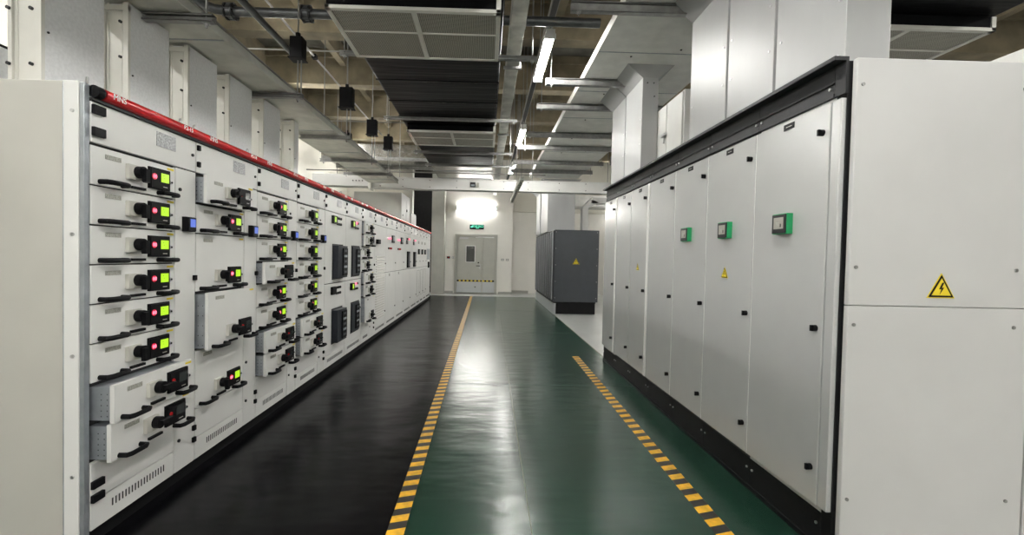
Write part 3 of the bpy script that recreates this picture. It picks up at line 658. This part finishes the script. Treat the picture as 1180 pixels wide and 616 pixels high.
# ladder piece descending beside right trunk
t = thing('cable_ladder', 'short grey cable ladder hanging past the white busway on the right of the aisle', 'cable tray', (.60, 7.9, 2.9))
obj('side_rail', MB().box(-.03, -.02, 0, 3.4, 0, .09, 'tray').box(.03, .04, 0, 3.4, 0, .09, 'tray').box(-.02, .03, 0, 3.4, .02, .03, 'tray'), t)
m = MB()
for j in range(12): m.box(-.02, .03, .1 + j * .28, .14 + j * .28, .01, .03, 'unistrut')
obj('rungs', m, t)
for y in (.2, 1.6): obj('hanger', MB().cyl((.005, y, .03), (.005, y, 2.6), .006, 'rod', 6), t)

# ------------------------------------------------------------------ pipes etc. at upper left
t = thing('steel_pipe', 'dark steel pipe with bolted couplings crossing overhead at upper left', 'pipe', (0, 4.75, 4.03))
obj('pipe', MB().tube([(-2.98, -2.6, .02), (-2.98, -.35, 0), (-2.96, -.15, 0), (-2.86, -.04, 0), (-2.7, 0, 0), (-1.0, 0, 0), (1.15, 0, 0)], .048, 'pipe', 16), t, sm=True)
for x in (-2.72, -1.93):
    m = MB(); m.cyl((x - .035, 0, 0), (x + .035, 0, 0), .068, 'pipe', 16); m.cyl((x - .045, 0, 0), (x - .03, 0, 0), .085, 'band', 16); m.cyl((x + .03, 0, 0), (x + .045, 0, 0), .085, 'band', 16)
    for j in range(6):
        a = j * PI / 3; m.cyl((x - .06, .075 * math.cos(a), .075 * math.sin(a)), (x + .06, .075 * math.cos(a), .075 * math.sin(a)), .009, 'pipe', 6)
    obj('coupling', m, t, sm=True)
for x in (-2.55, -1.2): obj('hanger', MB().cyl((x, 0, .04), (x, 0, 1.6), .007, 'rod', 6), t)
t = thing('steel_pipe', 'straight shiny steel pipe running lengthwise overhead to a black box at upper left', 'pipe', (-2.32, .5, 3.86))
obj('pipe', MB().cyl((0, 0, 0), (0, 4.8, 0), .034, 'pipe', 14), t, sm=True)
obj('hanger', MB().cyl((0, 3.2, .03), (0, 3.2, 1.74), .006, 'rod', 6), t)
o = tag(obj('conduit', MB().cyl((0, 0, 0), (0, 9.5, 0), .014, 'conduit', 8).box(-.03, .03, 3.2, 3.28, -.03, .03, 'black').box(-.03, .03, 5.2, 5.28, -.03, .03, 'black'), None, (-2.62, 1.5, 4.45)), 'thin pale conduit with black clamps running lengthwise high at upper left', 'conduit')
o = tag(obj('sheet_duct', MB().box(-4.2, -1.45, 11.3, 13.4, 3.98, 4.3, 'foil').box(-4.2, -1.45, 11.3, 11.35, 3.9, 3.98, 'unistrut').box(-4.2, -1.45, 12.4, 12.45, 3.9, 3.98, 'unistrut')), 'crumpled silver foil wrapped duct crossing the room behind the left cabinets', 'duct')
o = tag(obj('column', MB().box(-2.62, -2.34, 13.9, 14.2, 2.36, 4.9, 'frame_white')), 'pale upright column standing behind the far left cabinets', 'column')
# cross conduits
for i, (y, z, x0, x1, r) in enumerate([(5.2, 4.45, -4.5, -1.6, .012), (6.2, 4.3, -4.6, .6, .012), (8.4, 4.0, -4.6, -1.4, .010), (10.9, 3.55, -4.4, 1.4, .014), (4.7, 4.35, .25, 1.6, .022)]):
    tag(obj('conduit', MB().cyl((x0, y, z), (x1, y, z), r, 'conduit', 8)), 'thin grey conduit crossing overhead, %s' % ['high at upper left near the first beam', 'spanning from upper left to the aisle lights', 'low between the black box hangers', 'just behind the white busway', 'above the nearest aisle light'][i], 'conduit', 'cross conduits')
# right background
o = tag(obj('steel_pipe', MB().cyl((6.35, -2, 3.84), (6.35, 15, 3.84), .04, 'pipe', 12).cyl((6.35, 5, 3.87), (6.35, 5, ZC - .002), .01, 'rod', 6)), 'dark pipe running lengthwise at the upper right edge of the photo', 'pipe')
o = tag(obj('sheet_duct', MB().box(6.72, 7.5, -2, 15, 3.9, 4.3, 'duct_white').cyl((6.9, 5, 4.3), (6.9, 5, ZC - .002), .01, 'rod', 6)), 'white duct running lengthwise at the far upper right corner', 'duct')
o = tag(obj('sheet_duct', MB().box(2.9, 5.6, 15.6, 16.4, 3.35, 3.75, 'trunk').cyl((4.5, 16, 3.75), (4.5, 16, ZC - .002), .01, 'rod', 6)), 'pale duct crossing behind the slate grey cabinets at right', 'duct')
t = thing('duct_elbow', 'small white bent duct dropping behind the slate grey cabinets', 'duct', (3.12, 14.6, 0))
obj('sheet', MB().box(0, .2, 0, .3, 0, 3.2, 'duct_white').hexa([(0, 0, 3.2), (.2, 0, 3.2), (.2, .3, 3.2), (0, .3, 3.2)], [(.25, 0, 3.5), (.55, 0, 3.4), (.55, .3, 3.4), (.25, .3, 3.5)], 'duct_white').box(.3, 2.2, 0, .3, 3.36, 3.55, 'duct_white'), t, bevel=.003)

# ------------------------------------------------------------------ right cabinets
def warn(parent, loc, size, rot):
    """yellow triangle with black border and bolt, built in the XZ plane facing -Y then rotated"""
    s = size; h = s * .87; t = .0015
    m = MB()
    def tri(k, q, y): c = h / 3; m.prism([(-s / 2 * q, y, -c * q), (s / 2 * q, y, -c * q), (0, y, (h - c) * q)], (0, -t, 0), k)
    tri('yellow', 1.12, 0); tri('black', 1.0, -t); tri('yellow', .76, -2 * t)
    b = .32 * h
    m.prism([(.02 * s, -3 * t, b), (-.10 * s, -3 * t, .02 * h), (-.01 * s, -3 * t, .03 * h), (-.07 * s, -3 * t, -.20 * h), (.09 * s, -3 * t, .10 * h), (.0, -3 * t, .09 * h), (.09 * s, -3 * t, b)], (0, -t, 0), 'black')
    o = obj('warning_sticker', m, parent, loc); o.rotation_euler = (0, 0, rot); return o
XD = 1.78
edges = [2.30, 2.94, 3.58, 4.20, 4.86, 5.48, 6.08, 6.70]
feat = {0: (1, 0), 1: (1, 1), 2: (1, 0), 4: (0, 1)}
labs = ['satin grey cabinet nearest the camera on the right, green framed screen on its door',
        'right cabinet whose door carries both a green framed screen and a yellow triangle',
        'right cabinet with a green framed screen, farthest of the three that have screens',
        'plain satin grey cabinet between the last screened one and the small triangle one',
        'right cabinet with a small yellow triangle but no screen on its door',
        'plain satin grey cabinet second from the far end of the right row',
        'plain satin grey cabinet at the far end of the right row']
for i in range(7):
    y0, y1 = edges[i], edges[i + 1]; w = y1 - y0
    t = thing('power_cabinet', labs[i], 'electrical cabinet', (XD, y1, 0), PI, 'door cabinets on the right')
    D_ = .98
    obj('body', MB().box(-D_, -.03, .002, w - .002, .21, 2.56, 'gap' if 0 < i < 6 else 'door'), t)
    obj('plinth', MB().box(-D_, -.03, .002, w - .002, 0, .209, 'black_rough').box(-.03, -.02, 0.0, w, 0.0, .03, 'black_rough'), t)
    obj('top_band', MB().box(-.03, -.016, .002, w - .002, 2.40, 2.562, 'band').box(-D_, .045, 0, w, 2.562, 2.582, 'band').box(-.016, -.011, .002, w - .002, 2.40, 2.42, 'band').box(-.016, -.008, .002, w - .002, 2.47, 2.476, 'black_rough'), t)
    gap = .055 if i in (4, 6) else 0
    d = obj('door', MB().box(-.028, 0, .004, w - .004 - (0.06 if i in (4, 6) else 0), .245, 2.378, 'door'), t, bevel=.004)
    obj('door_edge', MB().box(-.029, -.002, .0, .0035, .245, 2.378, 'edge'), d)
    for z in (2.23, 1.187, .435):
        cached('knob', 'rk', lambda m: (m.cyl((0, 0, 0), (.018, 0, 0), .017, 'black', 14), m.box(.018, .03, -.006, .006, -.016, .016, 'black')), d, (0, w - .05 - (.06 if i in (4, 6) else 0), z), sm=True)
    obj('name_plate', MB().box(0, .003, w * .5 - .045, w * .5 + .045, 2.325, 2.36, 'black').box(.003, .0035, w * .5 - .025, w * .5 + .025, 2.340, 2.344, 'label'), d)
    sc, tr = feat.get(i, (0, 0))
    if sc:
        h = obj('control_screen', MB().box(0, .035, w - .39, w - .26, 1.705, 1.825, 'green').box(.035, .041, w - .385, w - .265, 1.71, 1.82, 'band').box(.041, .043, w - .368, w - .282, 1.735, 1.803, 'hmi').box(.043, .0435, w - .345, w - .320, 1.75, 1.78, 'label').box(.043, .0435, w - .31, w - .30, 1.745, 1.765, 'band'), d, bevel=.002)
    if tr: warn(d, (.001, w * .47, 1.44), .085, PI / 2)
    for y in (.03, w - .03):
        for z in (2.45, .14): cached('bolt', 'pcb', lambda m: m.cyl((0, 0, 0), (.007, 0, 0), .008, 'steel', 8), t, (-.016 if z > 1 else -.03, y, z))
    if i == 0:
        obj('end_strip', MB().box(-.05, -.004, w + .001, w + .062, .245, 2.378, 'door'), t, bevel=.004)
        obj('corner_post', MB().box(-.09, -.03, w, w + .07, 0.0, 2.56, 'black_rough').box(-.03, .045, w, w + .07, 2.562, 2.582, 'band').box(-.03, -.016, w, w + .07, 2.40, 2.562, 'band'), t)
        sp = obj('side_panel', MB().box(-.985, -.045, w + .075, w + .105, 1.328, 2.562, 'side2').box(-.985, -.045, w + .075, w + .105, .055, 1.325, 'side2'), t, bevel=.004)
        for x in (-.075, -.90):
            for z in (2.43, 1.52, 1.23, .34): cached('screw', 'eps', lambda m: m.cyl((0, 0, 0), (0, .005, 0), .009, 'rod', 10), sp, (x, w + .105, z))
        # the triangle must face -Y in world; the root is turned by pi, so turn it back
        wn = warn(sp, (-.515, w + .1055, 1.415), .13, PI)
    if i in (4, 6): obj('filler_strip', MB().box(-.028, .004, w - .058, w - .004, .245, 2.378, 'edge'), t, bevel=.003)
t = thing('power_cabinet', 'white rear cabinet at the right edge of the photo, only a bolted end panel showing', 'electrical cabinet', (2.78, 2.2, 0))
obj('body', MB().box(0, 1.0, .03, 4.4, .05, 2.55, 'door'), t)
sp = obj('side_panel', MB().box(.004, 1.0, 0, .029, .055, 2.562, 'side2'), t, bevel=.004)
for x in (.06, .94):
    for z in (2.43, 1.52, 1.23, .34): cached('screw', 'eps2', lambda m: m.cyl((0, 0, 0), (0, -.005, 0), .009, 'rod', 10), sp, (x, 0, z))
obj('plinth', MB().box(.02, .98, .03, 4.4, 0, .049, 'black_rough'), t)

# ------------------------------------------------------------------ slate grey cabinets
yU = 12.1; W5 = .86
for i in range(5):
    y0 = yU + i * W5
    t = thing('battery_cabinet', ['slate grey cabinet nearest the camera with a yellow triangle on its plain side', 'slate grey cabinet second from the front of its row', 'slate grey cabinet in the middle of its row of five', 'slate grey cabinet fourth from the front of its row', 'slate grey cabinet farthest back, nearest the end wall'][i], 'electrical cabinet', (1.82, y0, 0), 0, 'slate grey cabinets')
    obj('body', MB().box(.03, 1.25, .003, W5 - .003, .34, 2.31, 'ups'), t, bevel=.006)
    obj('plinth', MB().box(.10, 1.2, .08 if i == 0 else 0, W5, 0, .30, 'black_rough').box(.03, .10, .0, W5, 0, .30, 'kick').box(.05, 1.2, .03, W5, .30, .34, 'black_rough'), t)
    for q in range(2):
        a = .02 + q * .42
        m = MB(); m.box(0, .028, a, a + .40, .36, 2.29, 'ups_d')
        d = obj('door', m, t, bevel=.004)
        obj('trim_strip', MB().box(-.03, 0, a + .01, a + .03, .40, 2.25, 'ups_trim'), d)
        v = MB()
        for j in range(24): v.box(-.012, 0, a + .07, a + .36, .5 + j * .07, .53 + j * .07, 'ups')
        obj('vent_slats', v, d)
    if i == 0:
        for x in (.07, 1.2):
            for z in (.45, .9, 1.35, 1.8, 2.25): cached('screw', 'bcs', lambda m: m.cyl((0, 0, 0), (0, -.007, 0), .010, 'steel', 8), t, (x, .003, z))
        warn(t, (.63, .002, 1.43), .17, 0)

# ------------------------------------------------------------------ world, view
w = bpy.data.worlds.new('world'); bpy.context.scene.world = w; w.use_nodes = True
w.node_tree.nodes['Background'].inputs['Color'].default_value = (.5, .55, .6, 1); w.node_tree.nodes['Background'].inputs['Strength'].default_value = 0.0
vs = bpy.context.scene.view_settings
vs.view_transform = 'Standard'; vs.look = 'None'; vs.gamma = 1; vs.exposure = 1.25; vs.use_curve_mapping = False
